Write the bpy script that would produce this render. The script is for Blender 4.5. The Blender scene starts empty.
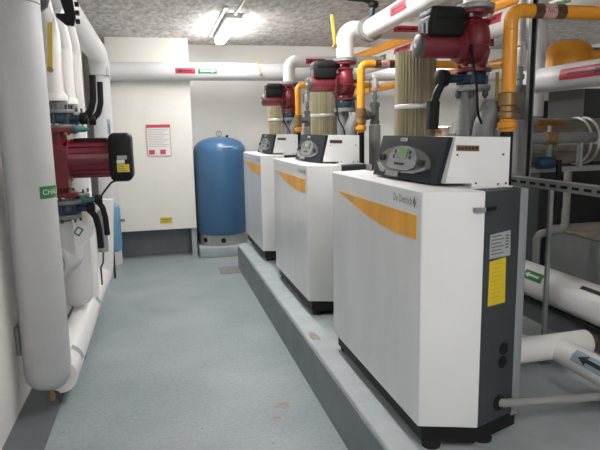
import bpy, bmesh, math, random
from mathutils import Vector, Matrix
random.seed(7)
PI = math.pi
scene = bpy.context.scene
COL = scene.collection
V = Vector

# ------------------------------------------------------------------ materials
def mat(name, col, rough=.5, metal=0., var=.06, scale=8., bump=0., bscale=60., emit=0., spec=None, stretch=None):
    m = bpy.data.materials.new(name); m.use_nodes = True
    nt = m.node_tree; b = nt.nodes['Principled BSDF']
    b.inputs['Roughness'].default_value = rough
    b.inputs['Metallic'].default_value = metal
    if spec is not None: b.inputs['Specular IOR Level'].default_value = spec
    tc = nt.nodes.new('ShaderNodeTexCoord')
    src = tc.outputs['Object']
    if stretch:
        mp = nt.nodes.new('ShaderNodeMapping'); mp.inputs['Scale'].default_value = stretch
        nt.links.new(src, mp.inputs['Vector']); src = mp.outputs['Vector']
    n = nt.nodes.new('ShaderNodeTexNoise'); n.inputs['Scale'].default_value = scale; n.inputs['Detail'].default_value = 5
    nt.links.new(src, n.inputs['Vector'])
    r = nt.nodes.new('ShaderNodeValToRGB')
    r.color_ramp.elements[0].position = .3; r.color_ramp.elements[1].position = .7
    r.color_ramp.elements[0].color = (*[c*(1-var) for c in col], 1)
    r.color_ramp.elements[1].color = (*[min(1, c*(1+var)) for c in col], 1)
    nt.links.new(n.outputs['Fac'], r.inputs['Fac'])
    nt.links.new(r.outputs['Color'], b.inputs['Base Color'])
    if bump:
        n2 = nt.nodes.new('ShaderNodeTexNoise'); n2.inputs['Scale'].default_value = bscale; n2.inputs['Detail'].default_value = 4
        nt.links.new(src, n2.inputs['Vector'])
        bp = nt.nodes.new('ShaderNodeBump'); bp.inputs['Strength'].default_value = bump; bp.inputs['Distance'].default_value = .01
        nt.links.new(n2.outputs['Fac'], bp.inputs['Height']); nt.links.new(bp.outputs['Normal'], b.inputs['Normal'])
    if emit:
        b.inputs['Emission Color'].default_value = (*col, 1); b.inputs['Emission Strength'].default_value = emit
    return m

M = {}
M['wall'] = mat('wall_paint', (.74, .72, .69), .7, var=.03, scale=2.5, bump=.12, bscale=40)
M['wallside'] = mat('side_wall_paint', (.80, .785, .765), .7, var=.05, scale=3, bump=.3, bscale=12)
M['boxing'] = mat('boxing_paint', (.76, .745, .70), .6, var=.02, scale=2, bump=.05)
M['recess'] = mat('recess_grey_paint', (.16, .18, .20), .6, var=.08)
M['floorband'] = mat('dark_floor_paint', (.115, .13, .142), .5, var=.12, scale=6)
M['kerbface'] = mat('dark_kerb_face', (.195, .225, .24), .5, var=.14, scale=5, bump=.2, bscale=25)
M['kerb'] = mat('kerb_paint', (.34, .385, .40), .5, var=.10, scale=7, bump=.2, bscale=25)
M['pipewhite'] = mat('white_pipe_jacket', (.78, .77, .76), .35, var=.02, scale=5)
M['pipegrey'] = mat('grey_pipe_jacket', (.60, .60, .61), .42, var=.03, scale=5)
M['pipebig'] = mat('grey_cloth_jacket', (.50, .505, .52), .55, var=.035, scale=6, bump=.1, bscale=90)
M['gas'] = mat('gas_orange_paint', (.80, .33, .025), .32, var=.05, scale=10)
M['gasdark'] = mat('gas_tag_brown', (.13, .055, .025), .4)
M['gaspink'] = mat('gas_tag_pink', (.62, .33, .33), .45)
M['boiler'] = mat('boiler_white_enamel', (.74, .745, .745), .38, var=.025, scale=3)
M['boilerfront'] = mat('boiler_silver_front', (.74, .755, .78), .22, spec=.6, metal=.0, var=.05, scale=3, stretch=(1, 2, .4))
M['boilerside'] = mat('boiler_charcoal_panel', (.042, .049, .055), .45, var=.05, spec=.3)
M['boilerrear'] = mat('boiler_grey_rear', (.26, .28, .295), .4, var=.04)
M['stripe'] = mat('boiler_amber_stripe', (.86, .40, .018), .38, var=.16, scale=3.2, stretch=(1, 3, .2))
M['bezel'] = mat('charcoal_plastic', (.022, .025, .032), .6, var=.05, spec=.2)
M['bezellite'] = mat('mid_grey_plastic', (.08, .083, .09), .4, var=.04)
M['silver'] = mat('silver_plastic', (.22, .225, .24), .35, var=.03)
M['screen'] = mat('green_display', (.13, .27, .12), .25, var=.08)
M['black'] = mat('black_plastic', (.010, .010, .011), .5, var=.1, spec=.22)
M['rubber'] = mat('black_rubber', (.011, .011, .012), .65, var=.1, spec=.2)
M['red'] = mat('pump_red_enamel', (.165, .016, .026), .36, var=.1, scale=12, bump=.06, bscale=80)
M['capgrey'] = mat('pump_grey_cap', (.055, .055, .058), .45, var=.05)
M['flange'] = mat('grey_steel', (.30, .31, .315), .42, metal=.35, var=.08, scale=14)
M['iron'] = mat('cast_grey_fitting', (.20, .205, .21), .5, metal=.1, var=.1, scale=15, bump=.1)
M['darkiron'] = mat('dark_iron', (.05, .05, .053), .5, var=.1)
M['blue'] = mat('valve_blue_enamel', (.009, .036, .07), .4, var=.1)
M['teal'] = mat('teal_enamel', (.05, .24, .22), .45, var=.1)
M['tank'] = mat('tank_blue_enamel', (.045, .125, .25), .34, var=.08, scale=5)
M['tankring'] = mat('tank_ring_grey', (.30, .31, .31), .5, var=.08)
M['brass'] = mat('brass', (.30, .19, .08), .38, metal=.6, var=.15, scale=20)
M['yellow'] = mat('yellow_lever_paint', (.62, .43, .05), .4)
M['yellowlabel'] = mat('yellow_sticker', (.70, .52, .02), .5, var=.05)
M['paper'] = mat('white_paper', (.76, .74, .73), .6, var=.02)
M['ratinggrey'] = mat('silver_sticker', (.36, .375, .385), .4, var=.05)
M['inkgrey'] = mat('grey_ink', (.12, .12, .125), .6)
M['inkred'] = mat('red_ink', (.50, .05, .07), .5)
M['labelred'] = mat('red_pipe_label', (.42, .02, .045), .4)
M['labelgreen'] = mat('green_pipe_label', (.03, .17, .06), .4)
M['labelwhite'] = mat('label_white', (.72, .75, .72), .45)
M['labelblue'] = mat('blue_pipe_label', (.27, .37, .45), .45)
M['labelblack'] = mat('label_black', (.012, .012, .014), .45)
M['ribbed'] = mat('beige_ribbed_sleeve', (.29, .252, .165), .5, var=.4, scale=22, stretch=(1, 1, .03))
M['band'] = mat('steel_band', (.62, .63, .63), .3, metal=.5, var=.05)
M['foil'] = mat('aluminium_foil_jacket', (.55, .53, .50), .16, metal=1., var=.2, scale=9, bump=.7, bscale=9)
M['strut'] = mat('galvanised_strut', (.30, .315, .325), .42, metal=.4, var=.1, scale=18)
M['duct'] = mat('dark_grey_sheet', (.04, .044, .047), .5, var=.1)
M['ductlite'] = mat('mid_grey_sheet', (.12, .128, .132), .5, var=.08)
M['concrete'] = mat('dusty_concrete_top', (.25, .225, .185), .8, var=.2, scale=6)
M['conc'] = mat('grey_concrete_side', (.19, .2, .205), .7, var=.12, scale=5)
M['lamp'] = mat('fluorescent_diffuser', (1, .982, .95), .4, var=0, emit=34)
M['lamphousing'] = mat('white_lamp_housing', (.75, .75, .74), .4)
M['conduit'] = mat('white_conduit', (.6, .6, .6), .4)
M['grate'] = mat('worn_steel_grate', (.24, .24, .235), .6, metal=.2, var=.4, scale=60)
M['pvc'] = mat('grey_plastic_pipe', (.25, .25, .25), .5)
M['standgrey'] = mat('grey_standpipe', (.36, .365, .37), .5, var=.04)
M['postdark'] = mat('dark_strut', (.13, .135, .14), .5, metal=.2)
M['bluevessel'] = mat('blue_vessel_enamel', (.13, .30, .47), .4, var=.06)

# floor : worn painted concrete with brown stains and specks
def floor_mat():
    m = bpy.data.materials.new('painted_concrete_floor'); m.use_nodes = True
    nt = m.node_tree; L = nt.links.new; b = nt.nodes['Principled BSDF']
    tc = nt.nodes.new('ShaderNodeTexCoord')
    def noise(s, d=6):
        n = nt.nodes.new('ShaderNodeTexNoise'); n.inputs['Scale'].default_value = s; n.inputs['Detail'].default_value = d
        L(tc.outputs['Object'], n.inputs['Vector']); return n
    def ramp(n, p0, c0, p1, c1):
        r = nt.nodes.new('ShaderNodeValToRGB'); e = r.color_ramp.elements
        e[0].position = p0; e[0].color = (*c0, 1); e[1].position = p1; e[1].color = (*c1, 1)
        L(n.outputs['Fac'], r.inputs['Fac']); return r
    base = ramp(noise(1.6), .35, (.245, .292, .312), .68, (.305, .345, .362))
    fine = ramp(noise(45, 3), .35, (.9, .9, .9), .65, (1.06, 1.06, 1.06))
    speck = ramp(noise(23, 2), .235, (.22, .2, .18), .26, (1, 1, 1))
    mix = nt.nodes.new('ShaderNodeMix'); mix.data_type = 'RGBA'; mix.blend_type = 'MULTIPLY'; mix.inputs['Factor'].default_value = 1
    L(base.outputs['Color'], mix.inputs['A']); L(fine.outputs['Color'], mix.inputs['B'])
    mix2 = nt.nodes.new('ShaderNodeMix'); mix2.data_type = 'RGBA'; mix2.blend_type = 'MULTIPLY'; mix2.inputs['Factor'].default_value = .8
    L(mix.outputs['Result'], mix2.inputs['A']); L(speck.outputs['Color'], mix2.inputs['B'])
    L(mix2.outputs['Result'], b.inputs['Base Color'])
    rr = ramp(noise(3), .3, (.38, .38, .38), .7, (.55, .55, .55)); L(rr.outputs['Color'], b.inputs['Roughness'])
    bp = nt.nodes.new('ShaderNodeBump'); bp.inputs['Strength'].default_value = .12; bp.inputs['Distance'].default_value = .01
    n2 = noise(30); L(n2.outputs['Fac'], bp.inputs['Height']); L(bp.outputs['Normal'], b.inputs['Normal'])
    return m
M['floor'] = floor_mat()
M['stain'] = mat('rust_brown_stain', (.285, .26, .22), .6, var=.2, scale=30)

# ceiling : mottled wood-wool slab
def ceil_mat():
    m = bpy.data.materials.new('wood_wool_ceiling'); m.use_nodes = True
    nt = m.node_tree; L = nt.links.new; b = nt.nodes['Principled BSDF']; b.inputs['Roughness'].default_value = .9
    tc = nt.nodes.new('ShaderNodeTexCoord'); mp = nt.nodes.new('ShaderNodeMapping'); mp.inputs['Scale'].default_value = (6, 2.2, 6)
    L(tc.outputs['Object'], mp.inputs['Vector'])
    n = nt.nodes.new('ShaderNodeTexNoise'); n.inputs['Scale'].default_value = 3.2; n.inputs['Detail'].default_value = 9; n.inputs['Roughness'].default_value = .75
    L(mp.outputs['Vector'], n.inputs['Vector'])
    r = nt.nodes.new('ShaderNodeValToRGB'); e = r.color_ramp.elements
    e[0].position = .36; e[0].color = (.36, .338, .32, 1); e[1].position = .62; e[1].color = (.82, .79, .765, 1)
    L(n.outputs['Fac'], r.inputs['Fac']); L(r.outputs['Color'], b.inputs['Base Color'])
    bp = nt.nodes.new('ShaderNodeBump'); bp.inputs['Strength'].default_value = .4; bp.inputs['Distance'].default_value = .01
    L(n.outputs['Fac'], bp.inputs['Height']); L(bp.outputs['Normal'], b.inputs['Normal'])
    return m
M['ceiling'] = ceil_mat()

# ------------------------------------------------------------------ mesh builder
class MB:
    def __init__(s): s.bm = bmesh.new()
    def face(s, vs, smooth=False):
        try:
            f = s.bm.faces.new(vs); f.smooth = smooth; return f
        except ValueError: return None
    def poly(s, pts): s.face([s.bm.verts.new(p) for p in pts]); return s
    def box(s, x0, x1, y0, y1, z0, z1, bev=0., seg=2):
        vs = [s.bm.verts.new((x, y, z)) for x in (x0, x1) for y in (y0, y1) for z in (z0, z1)]
        fs = [s.face([vs[i] for i in q]) for q in ((0,1,3,2),(4,6,7,5),(0,4,5,1),(2,3,7,6),(0,2,6,4),(1,5,7,3))]
        if bev:
            es = list({e for f in fs for e in f.edges})
            r = bmesh.ops.bevel(s.bm, geom=es, offset=bev, segments=seg, profile=.5, affect='EDGES')
            for f in r['faces']: f.smooth = True
        return s
    def obox(s, c, ax, ay, az, hx, hy, hz):
        c = V(c); ax, ay, az = (V(a).normalized() for a in (ax, ay, az))
        vs = [s.bm.verts.new(c + ax*i*hx + ay*j*hy + az*k*hz) for i in (-1,1) for j in (-1,1) for k in (-1,1)]
        for q in ((0,1,3,2),(4,6,7,5),(0,4,5,1),(2,3,7,6),(0,2,6,4),(1,5,7,3)): s.face([vs[i] for i in q])
        return s
    def prism(s, pts, vec, bev=0.):
        vec = V(vec); a = [s.bm.verts.new(V(p)) for p in pts]; b = [s.bm.verts.new(V(p)+vec) for p in pts]
        n = len(a); fs = [s.face(a[::-1]), s.face(b)]
        for i in range(n): fs.append(s.face([a[i], a[(i+1)%n], b[(i+1)%n], b[i]]))
        if bev:
            es = list({e for f in fs if f for e in f.edges})
            r = bmesh.ops.bevel(s.bm, geom=es, offset=bev, segments=2, profile=.5, affect='EDGES')
            for f in r['faces']: f.smooth = True
        return s
    def lathe(s, base, axis, prof, n=32, ribs=0, ribd=0., smooth=True):
        """prof: list of (radius, distance along axis)."""
        base = V(base); ax = V(axis).normalized()
        t = V((0,0,1)) if abs(ax.z) < .9 else V((1,0,0))
        u = ax.cross(t).normalized(); w = ax.cross(u)
        rings = []
        for r, d in prof:
            if r < 1e-6: rings.append([s.bm.verts.new(base+ax*d)])
            else:
                ring = []
                for i in range(n):
                    a = 2*PI*i/n; rr = r
                    if ribs: rr = r + ribd*(1 if (i*ribs*2//n) % 2 else 0)
                    ring.append(s.bm.verts.new(base+ax*d+(u*math.cos(a)+w*math.sin(a))*rr))
                rings.append(ring)
        for k in range(len(rings)-1):
            a, b = rings[k], rings[k+1]
            pr = prof[k], prof[k+1]
            for i in range(n):
                j = (i+1) % n
                if len(a) == 1 and len(b) == 1: break
                if len(a) == 1: s.face([a[0], b[i], b[j]], smooth)
                elif len(b) == 1: s.face([a[i], a[j], b[0]], smooth)
                else: s.face([a[i], a[j], b[j], b[i]], smooth)
        if len(rings[0]) > 1: s.face(rings[0][::-1])
        if len(rings[-1]) > 1: s.face(rings[-1])
        return s
    def cyl(s, a, b, r, n=24, bev=0., r2=None):
        a, b = V(a), V(b); L = (b-a).length; r2 = r if r2 is None else r2
        if bev:
            pr = [(r-bev, 0), (r-bev*.3, bev*.3), (r, bev), (r2, L-bev), (r2-bev*.3, L-bev*.3), (r2-bev, L)]
        else: pr = [(r, 0), (r2, L)]
        return s.lathe(a, b-a, pr, n)
    def tube(s, pts, r, n=20, fillet=0., cap=True, seg=8):
        pts = [V(p) for p in pts]; path = [pts[0]]
        for i in range(1, len(pts)-1):
            p, q, o = pts[i-1], pts[i], pts[i+1]
            d1 = (p-q).normalized(); d2 = (o-q).normalized()
            ang = d1.angle(d2)
            if fillet and ang < PI-.05:
                t = min(fillet/math.tan(ang/2), (p-q).length*.49, (o-q).length*.49)
                rad = t*math.tan(ang/2)
                cen = q + (d1+d2).normalized()*(rad/math.sin(ang/2))
                s0 = q+d1*t-cen; s1 = q+d2*t-cen; tot = s0.angle(s1); axs = s0.cross(s1).normalized()
                for k in range(seg+1): path.append(cen + Matrix.Rotation(tot*k/seg, 3, axs) @ s0)
            else: path.append(q)
        path.append(pts[-1])
        T = []
        for i in range(len(path)):
            if i == 0: t = path[1]-path[0]
            elif i == len(path)-1: t = path[-1]-path[-2]
            else: t = (path[i+1]-path[i]).normalized()+(path[i]-path[i-1]).normalized()
            T.append(t.normalized())
        ref = V((0,0,1)) if abs(T[0].z) < .9 else V((1,0,0))
        u = T[0].cross(ref).normalized(); rings = []
        for i, p in enumerate(path):
            if i:
                axs = T[i-1].cross(T[i])
                if axs.length > 1e-6: u = Matrix.Rotation(T[i-1].angle(T[i]), 3, axs.normalized()) @ u
            w = T[i].cross(u).normalized()
            rings.append([s.bm.verts.new(p+(u*math.cos(2*PI*k/n)+w*math.sin(2*PI*k/n))*r) for k in range(n)])
        for a, b in zip(rings, rings[1:]):
            for k in range(n): s.face([a[k], a[(k+1)%n], b[(k+1)%n], b[k]], True)
        if cap: s.face(rings[0][::-1]); s.face(rings[-1])
        return s
    def torus(s, c, axis, R, r, n=32, m=8):
        ax = V(axis).normalized(); t = V((0,0,1)) if abs(ax.z) < .9 else V((1,0,0))
        u = ax.cross(t).normalized(); w = ax.cross(u); c = V(c)
        rings = []
        for i in range(n):
            a = 2*PI*i/n; d = u*math.cos(a)+w*math.sin(a)
            rings.append([s.bm.verts.new(c+d*(R+r*math.cos(2*PI*k/m))+ax*r*math.sin(2*PI*k/m)) for k in range(m)])
        for i in range(n):
            a, b = rings[i], rings[(i+1)%n]
            for k in range(m): s.face([a[k], b[k], b[(k+1)%m], a[(k+1)%m]], True)
        return s
    def wrap(s, p, axis, up, r, poly, off=.002, n=1):
        """flat shape poly [(along axis, arc length)] bent onto a pipe of radius r at p; 'up' points to the label centre."""
        p = V(p); ax = V(axis).normalized(); up = V(up); up = (up-ax*up.dot(ax)).normalized(); sd = ax.cross(up)
        vs = [s.bm.verts.new(p+ax*a+(up*math.cos(t/r)+sd*math.sin(t/r))*(r+off)) for a, t in poly]
        s.face(vs, False); return s
    def wraprect(s, p, axis, up, r, a0, a1, t0, t1, off=.002, n=10):
        for k in range(n):
            s.wrap(p, axis, up, r, [(a0, t0+(t1-t0)*k/n), (a1, t0+(t1-t0)*k/n), (a1, t0+(t1-t0)*(k+1)/n), (a0, t0+(t1-t0)*(k+1)/n)], off)
        return s
    def text(s, txt, size, o, right, up, wrap=None, off=0., depth=.0, squeeze=1.):
        """letters laid on a plane at o, or bent on a pipe: wrap=(p, axis, up, r)."""
        cu = bpy.data.curves.new('lettering', 'FONT'); cu.body = txt; cu.size = size; cu.align_x = 'CENTER'; cu.align_y = 'CENTER'
        cu.resolution_u = 3
        ob = bpy.data.objects.new('lettering', cu); COL.objects.link(ob)
        dg = bpy.context.evaluated_depsgraph_get(); dg.update()
        me = bpy.data.meshes.new_from_object(ob.evaluated_get(dg))
        COL.objects.unlink(ob); bpy.data.objects.remove(ob)
        right = V(right).normalized(); up = V(up).normalized(); o = V(o); nrm = right.cross(up)
        vs = []
        for v in me.vertices:
            x, y = v.co.x*squeeze, v.co.y
            if wrap:
                p, axis, wu, r = wrap; ax = V(axis).normalized(); wu = V(wu); wu = (wu-ax*wu.dot(ax)).normalized(); sd = wu.cross(ax)
                vs.append(s.bm.verts.new(V(p)+ax*x+(wu*math.cos(y/r)+sd*math.sin(y/r))*(r+off)))
            else: vs.append(s.bm.verts.new(o+right*x+up*y+nrm*off))
        for f in me.polygons: s.face([vs[i] for i in f.vertices])
        bpy.data.meshes.remove(me); return s

def make(name, mb, m, parent=None, shift=None):
    if shift is not None: bmesh.ops.translate(mb.bm, verts=mb.bm.verts, vec=-V(shift))
    bmesh.ops.recalc_face_normals(mb.bm, faces=mb.bm.faces)
    me = bpy.data.meshes.new(name); mb.bm.to_mesh(me); mb.bm.free()
    me.set_sharp_from_angle(angle=math.radians(48))
    me.materials.append(M[m]); o = bpy.data.objects.new(name, me); COL.objects.link(o)
    if parent: o.parent = parent
    return o
def tag(o, label, cat, group=None):
    o['label'] = label; o['category'] = cat
    if group: o['group'] = group
    return o
def thing(name, label, cat, loc=(0,0,0), group=None):
    o = bpy.data.objects.new(name, None); o.empty_display_size = .1; COL.objects.link(o); o.location = loc
    return tag(o, label, cat, group)
def root_of(o):
    while o.parent: o = o.parent
    return o
def part(name, mb, m, parent, label=None, local=False):
    """mb is in world coordinates unless local."""
    o = make(name, mb, m, parent, None if local else root_of(parent).location)
    if label: o['label'] = label
    return o
def solo(name, mb, m, label, cat, loc, group=None):
    o = make(name, mb, m, None, loc); o.location = loc
    return tag(o, label, cat, group)
def struct(name, mb, m):
    o = make(name, mb, m); o['kind'] = 'structure'; return o
def copy_tree(o, parent=None):
    c = o.copy(); COL.objects.link(c)
    if parent: c.parent = parent
    for ch in list(o.children): copy_tree(ch, c)
    return c
def dup(o, loc, label):
    c = copy_tree(o); c.location = loc; c['label'] = label; return c

# ------------------------------------------------------------------ the room
H_C = 2.745
struct('floor', MB().box(-.9, 6.3, -2.5, 8.2, -.1, 0), 'floor')
struct('ceiling', MB().box(-.9, 6.3, -2.5, 8.2, H_C, H_C+.15), 'ceiling')
struct('wall_left', MB().box(-1.02, -.87, -2.5, 8.2, -.1, H_C+.15), 'wallside')
struct('wall_back', MB().box(-1.02, 6.4, 8.0, 8.2, -.1, H_C+.15), 'wall')
struct('wall_right', MB().box(6.2, 6.4, -2.5, 8.1, -.1, H_C+.15), 'wall')
struct('wall_front', MB().box(-1.02, 6.4, -2.6, -2.4, -.1, H_C+.15), 'wall')
struct('wall_back_boxing', MB().box(-.55, .43, 7.5, 8.0, .372, H_C), 'boxing')
struct('trim_1', MB().box(.365, .43, 7.53, 8.0, 0, .372), 'kerb')          # foot of the boxing
struct('trim_2', MB().box(-.87, .365, 7.78, 8.0, 0, .372), 'recess')       # grey painted recess under it
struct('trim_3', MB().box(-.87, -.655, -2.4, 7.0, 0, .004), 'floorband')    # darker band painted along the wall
pl = MB()
pl.prism([(.853, -2.4, 0), (6.2, -2.4, 0), (6.2, -2.4, .29), (.868, -2.4, .29), (.858, -2.4, .286), (.854, -2.4, .276)], (0, 9.05, 0))
struct('plinth_kerb', pl, 'kerb')
struct('trim_4', MB().box(.849, .8545, -2.4, 6.652, 0, .272), 'kerbface')   # thin slab, darker in colour, over the face of the kerb
struct('plinth_tank', MB().box(.45, 1.25, 7.31, 8.0, 0, .135, .012), 'kerb')

# stains on the floor and on the kerb: flat irregular blotches with a shape of their own
def blotch(c, rx, ry, z, seed, name, label):
    rnd = random.Random(seed); mb = MB(); n = 22; pts = []
    for i in range(n):
        a = 2*PI*i/n; k = .55+.6*rnd.random()
        pts.append((c[0]+rx*k*math.cos(a), c[1]+ry*k*math.sin(a), z))
    mb.poly(pts)
    solo(name, mb, 'stain', label, 'stain', (c[0], c[1], z))
blotch((.63, 3.12), .055, .05, .0012, 3, 'floor_stain', 'brown stain on the aisle floor beside the kerb')
blotch((.56, 2.97), .035, .03, .0012, 5, 'floor_stain', 'small brown stain on the floor, nearer the camera of two')
blotch((.905, 3.42), .035, .10, .2912, 9, 'kerb_stain', 'pale tan stain on the kerb top by the nearest boiler')

g = thing('floor_drain', 'worn square metal floor drain grate in front of the blue tank', 'drain', (.735, 6.57, 0))
part('frame', MB().box(.615, .855, 6.40, 6.75, 0, .006), 'grate', g)
gb = MB()
for k in range(9): gb.box(.635+k*.024, .648+k*.024, 6.42, 6.73, .006, .008)
part('grille', gb, 'grate', g)

# ------------------------------------------------------------------ lights
def fixture(x, y0, y1, label, strip=True, e='lamp'):
    t = thing('ceiling_light', label, 'light', (x, (y0+y1)/2, H_C), 'fluorescent ceiling lights')
    part('housing', MB().box(x-.075, x+.075, y0-.02, y1+.02, H_C-.05, H_C, .005), 'lamphousing', t)
    part('diffuser', MB().box(x-.055, x+.055, y0, y1, H_C-.10, H_C-.05, .018, 3), e, t)
    return t
fixture(.80, 5.92, 7.25, 'lit fluorescent light on the ceiling above the blue tank')
M['lamp3'] = mat('fluorescent_diffuser_faint', (1, .982, .95), .4, var=0, emit=62)
M['lamp2'] = mat('fluorescent_diffuser_dim', (1, .982, .95), .4, var=0, emit=34)
fixture(.85, 3.2, 4.6, 'lit fluorescent light above the aisle beside the middle boiler', e='lamp2')
fixture(.80, -1.5, -.1, 'lit fluorescent light on the ceiling behind the camera', e='lamp3')
M['lampfill'] = mat('fill_light_diffuser', (1, .982, .95), .4, var=0, emit=34)
fixture(3.5, 6.2, 7.2, 'added fluorescent fill light above the far side beyond the boilers', e='lampfill')  # extra fill light, added to brighten the right part of the back wall
solo('cable_conduit', MB().cyl((.81, 5.87, H_C-.014), (.81, 2.9, H_C-.014), .012, 10), 'conduit', 'white conduit running along the ceiling to the fluorescent light', 'conduit', (.81, 4.4, H_C-.014))
solo('mounting_rail', MB().box(.675, .70, 5.6, 7.3, H_C-.012, H_C), 'conduit', 'thin grey rail on the ceiling beside the fluorescent light', 'rail', (.69, 6.4, H_C-.03))

# ------------------------------------------------------------------ boilers (local: x from the front face back, y across, z from the plinth)
def boiler():
    L = dict(local=True)
    t = thing('boiler', 'nearest white boiler with amber stripe, yellow sticker on its dark side', 'boiler', (.97, 2.60, .29), 'white floor-standing boilers')
    zb, zt = .105, 1.07
    part('front_cover', MB().prism([(0,-.585,zb),(.225,-.662,zb),(.225,.662,zb),(0,.585,zb)], (0,0,zt-zb), .006), 'boiler', t, **L)
    part('front_panel', MB().prism([(0,-.583,zb+.002),(-.0015,-.583,zb+.002),(-.0015,.583,zb+.002),(0,.583,zb+.002)], (0,0,zt-zb-.008)), 'boilerfront', t, 'light grey front panel', **L)
    part('side_panel', MB().prism([(.227,-.656,zb),(.432,-.58,zb),(.432,.58,zb),(.227,.656,zb)], (0,0,zt-zb-.004), .003), 'boilerside', t, 'charcoal side panel', **L)
    part('rear_panel', MB().prism([(.434,-.575,zb-.02),(.482,-.56,zb-.02),(.482,.56,zb-.02),(.434,.575,zb-.02)], (0,0,zt-zb+.012), .004), 'boilerrear', t, 'grey rear panel', **L)
    part('base', MB().prism([(.022,-.57,.03),(.22,-.64,.03),(.47,-.55,.03),(.47,.55,.03),(.22,.64,.03),(.022,.57,.03)], (0,0,zb-.03)), 'black', t, 'black base', **L)
    for sx, sy in ((.07,-.56),(.30,-.575),(.07,.54),(.30,.575)):
        part('foot', MB().lathe((sx, sy, 0), (0,0,1), [(.038,0),(.04,.012),(.03,.03)], 16), 'rubber', t, **L)
    # amber swoosh on the front
    top = [(.524,.972),(-.541,.972)]; low = [(-.541,.876),(-.385,.872),(-.27,.874),(-.158,.880),(-.02,.892),(.112,.909),(.23,.930),(.352,.950),(.45,.964)]
    part('stripe', MB().prism([(-.0016, y, z) for y, z in top+low], (-.0015,0,0)), 'stripe', t, 'amber swoosh stripe', **L)
    # lettering and its leaf emblem
    tx = MB().text('De Dietrich', .046, (-.0022,-.405,1.022), (0,-1,0), (0,0,1), squeeze=.86)
    part('lettering', tx, 'inkgrey', t, **L)
    em = MB()
    for k, (dy, dz, h) in enumerate(((0,.012,.013),(0,-.012,.013),(.009,0,.011),(-.009,0,.011))):
        em.poly([(-.0022,-.522+dy,1.022+dz+h),(-.0022,-.522+dy+.007,1.022+dz),(-.0022,-.522+dy,1.022+dz-h),(-.0022,-.522+dy-.007,1.022+dz)])
    part('emblem', em, 'inkgrey', t, **L)
    # stickers and openings of the charcoal side
    d = V((.205,.076,0)).normalized(); o0 = V((.227,-.656,0)); nn = V((d.y,-d.x,0))
    def q(a, z, off=.0015): return o0 + d*a + V((0,0,z)) + nn*off
    part('yellow_sticker', MB().prism([q(.035,.608,0),q(.142,.607,0),q(.138,.795,0),q(.038,.789,0)], nn*.0015), 'yellowlabel', t, 'yellow sticker', **L)
    part('rating_plate', MB().prism([q(.035,.800,0),q(.165,.799,0),q(.160,.902,0),q(.036,.896,0)], nn*.0012), 'ratinggrey', t, 'silver rating plate', **L)
    ink = MB()
    for k in range(6):
        z = .885-k*.014; ink.prism([q(.045,z,.001),q(.12 if k%2 else .105,z,.001),q(.12 if k%2 else .105,z+.004,.001),q(.045,z+.004,.001)], nn*.0006)
    for k in range(5):
        z = .88-k*.012; ink.prism([q(.130,z,.001),q(.150,z,.001),q(.150,z+.006,.001),q(.130,z+.006,.001)], nn*.0006)
    part('rating_print', ink, 'bezellite', t, **L)
    ink = MB()
    for k in range(9):
        z = .775-k*.017; ink.prism([q(.05,z,.001),q(.12-.01*(k%3),z,.001),q(.12-.01*(k%3),z+.0012,.001),q(.05,z+.0012,.001)], nn*.0006)
    part('sticker_print', ink, 'brass', t, **L)
    for a, z, r in ((.146,.408,.026),(.142,.352,.026),(.128,.175,.034)):
        part('cable_opening', MB().cyl(q(a,z,-.002), q(a,z,.004), r, 20), 'black', t, 'black round opening', **L)
    lt = MB().obox(q(.02,1.0,.008), d, nn, (0,0,1), .03, .007, .007)
    part('latch', lt, 'black', t, **L)
    part('latch_plate', MB().obox((.20,-.664,1.0), (.225,-.077,0), (.077,.225,0), (0,0,1), .022, .006, .008), 'silver', t, **L)
    # top control housing : white box with a stepped underside, charcoal sloping bezel
    def yr(x): return -.458-.40*(x-.135)
    def yl(x): return .214+.40*(x-.115)
    hs = MB(); prof = [(.118,1.085),(.255,1.085),(.255,1.0705),(.388,1.0705),(.388,1.268),(.176,1.271)]
    fx = {0: .158, 5: .193}; fl = {0: .128, 5: .186}
    ra = [hs.bm.verts.new((fx.get(i, x), yr(fx.get(i, x)), z)) for i, (x, z) in enumerate(prof)]; la = [hs.bm.verts.new((fl.get(i, x), yl(fl.get(i, x)), z)) for i, (x, z) in enumerate(prof)]
    hs.face(ra); hs.face(la[::-1])
    for i in range(6): hs.face([ra[i], la[i], la[(i+1)%6], ra[(i+1)%6]])
    ho = part('control_housing', hs, 'boiler', t, **L)
    dv = V((1,-.40,0)).normalized(); nv_ = V((-.40,-1,0)).normalized()
    def hp_(x, z, off=0): return V((x, yr(x), z)) + nv_*off
    part('vent_plate', MB().prism([hp_(.195,1.216,0),hp_(.278,1.213,0),hp_(.278,1.236,0),hp_(.195,1.239,0)], nv_*.0015), 'gasdark', ho, 'brown slotted plate', **L)
    sl_ = MB()
    for k in range(6): sl_.prism([hp_(.201+k*.0125,1.221,.0012),hp_(.210+k*.0125,1.221,.0012),hp_(.210+k*.0125,1.231,.0012),hp_(.201+k*.0125,1.231,.0012)], nv_*.001)
    part('vent_slots', sl_, 'black', ho, **L)
    for x, z in ((.20,1.20),(.27,1.085),(.35,1.082),(.365,1.2),(.378,1.085)):
        part('screw', MB().cyl(hp_(x,z,-.003), hp_(x,z,.002), .0045, 10), 'darkiron', ho, **L)
    BL, BR, TL, TR = V((.105,.212,1.078)), V((.135,-.430,1.080)), V((.165,.222,1.275)), V((.172,-.462,1.272))
    BM = V((.085,-.08,1.076))
    nrm = (TR-BR).cross(BL-BR).normalized()
    if nrm.x > 0: nrm = -nrm
    def bz(u, v, off=0):
        # slightly bowed face: bulges toward the room in the middle of the lower edge
        b = BL.lerp(BR, u); tp = TL.lerp(TR, u); bow = 4*u*(1-u)
        return b.lerp(tp, v) + nrm*(off+.012*bow)
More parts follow.
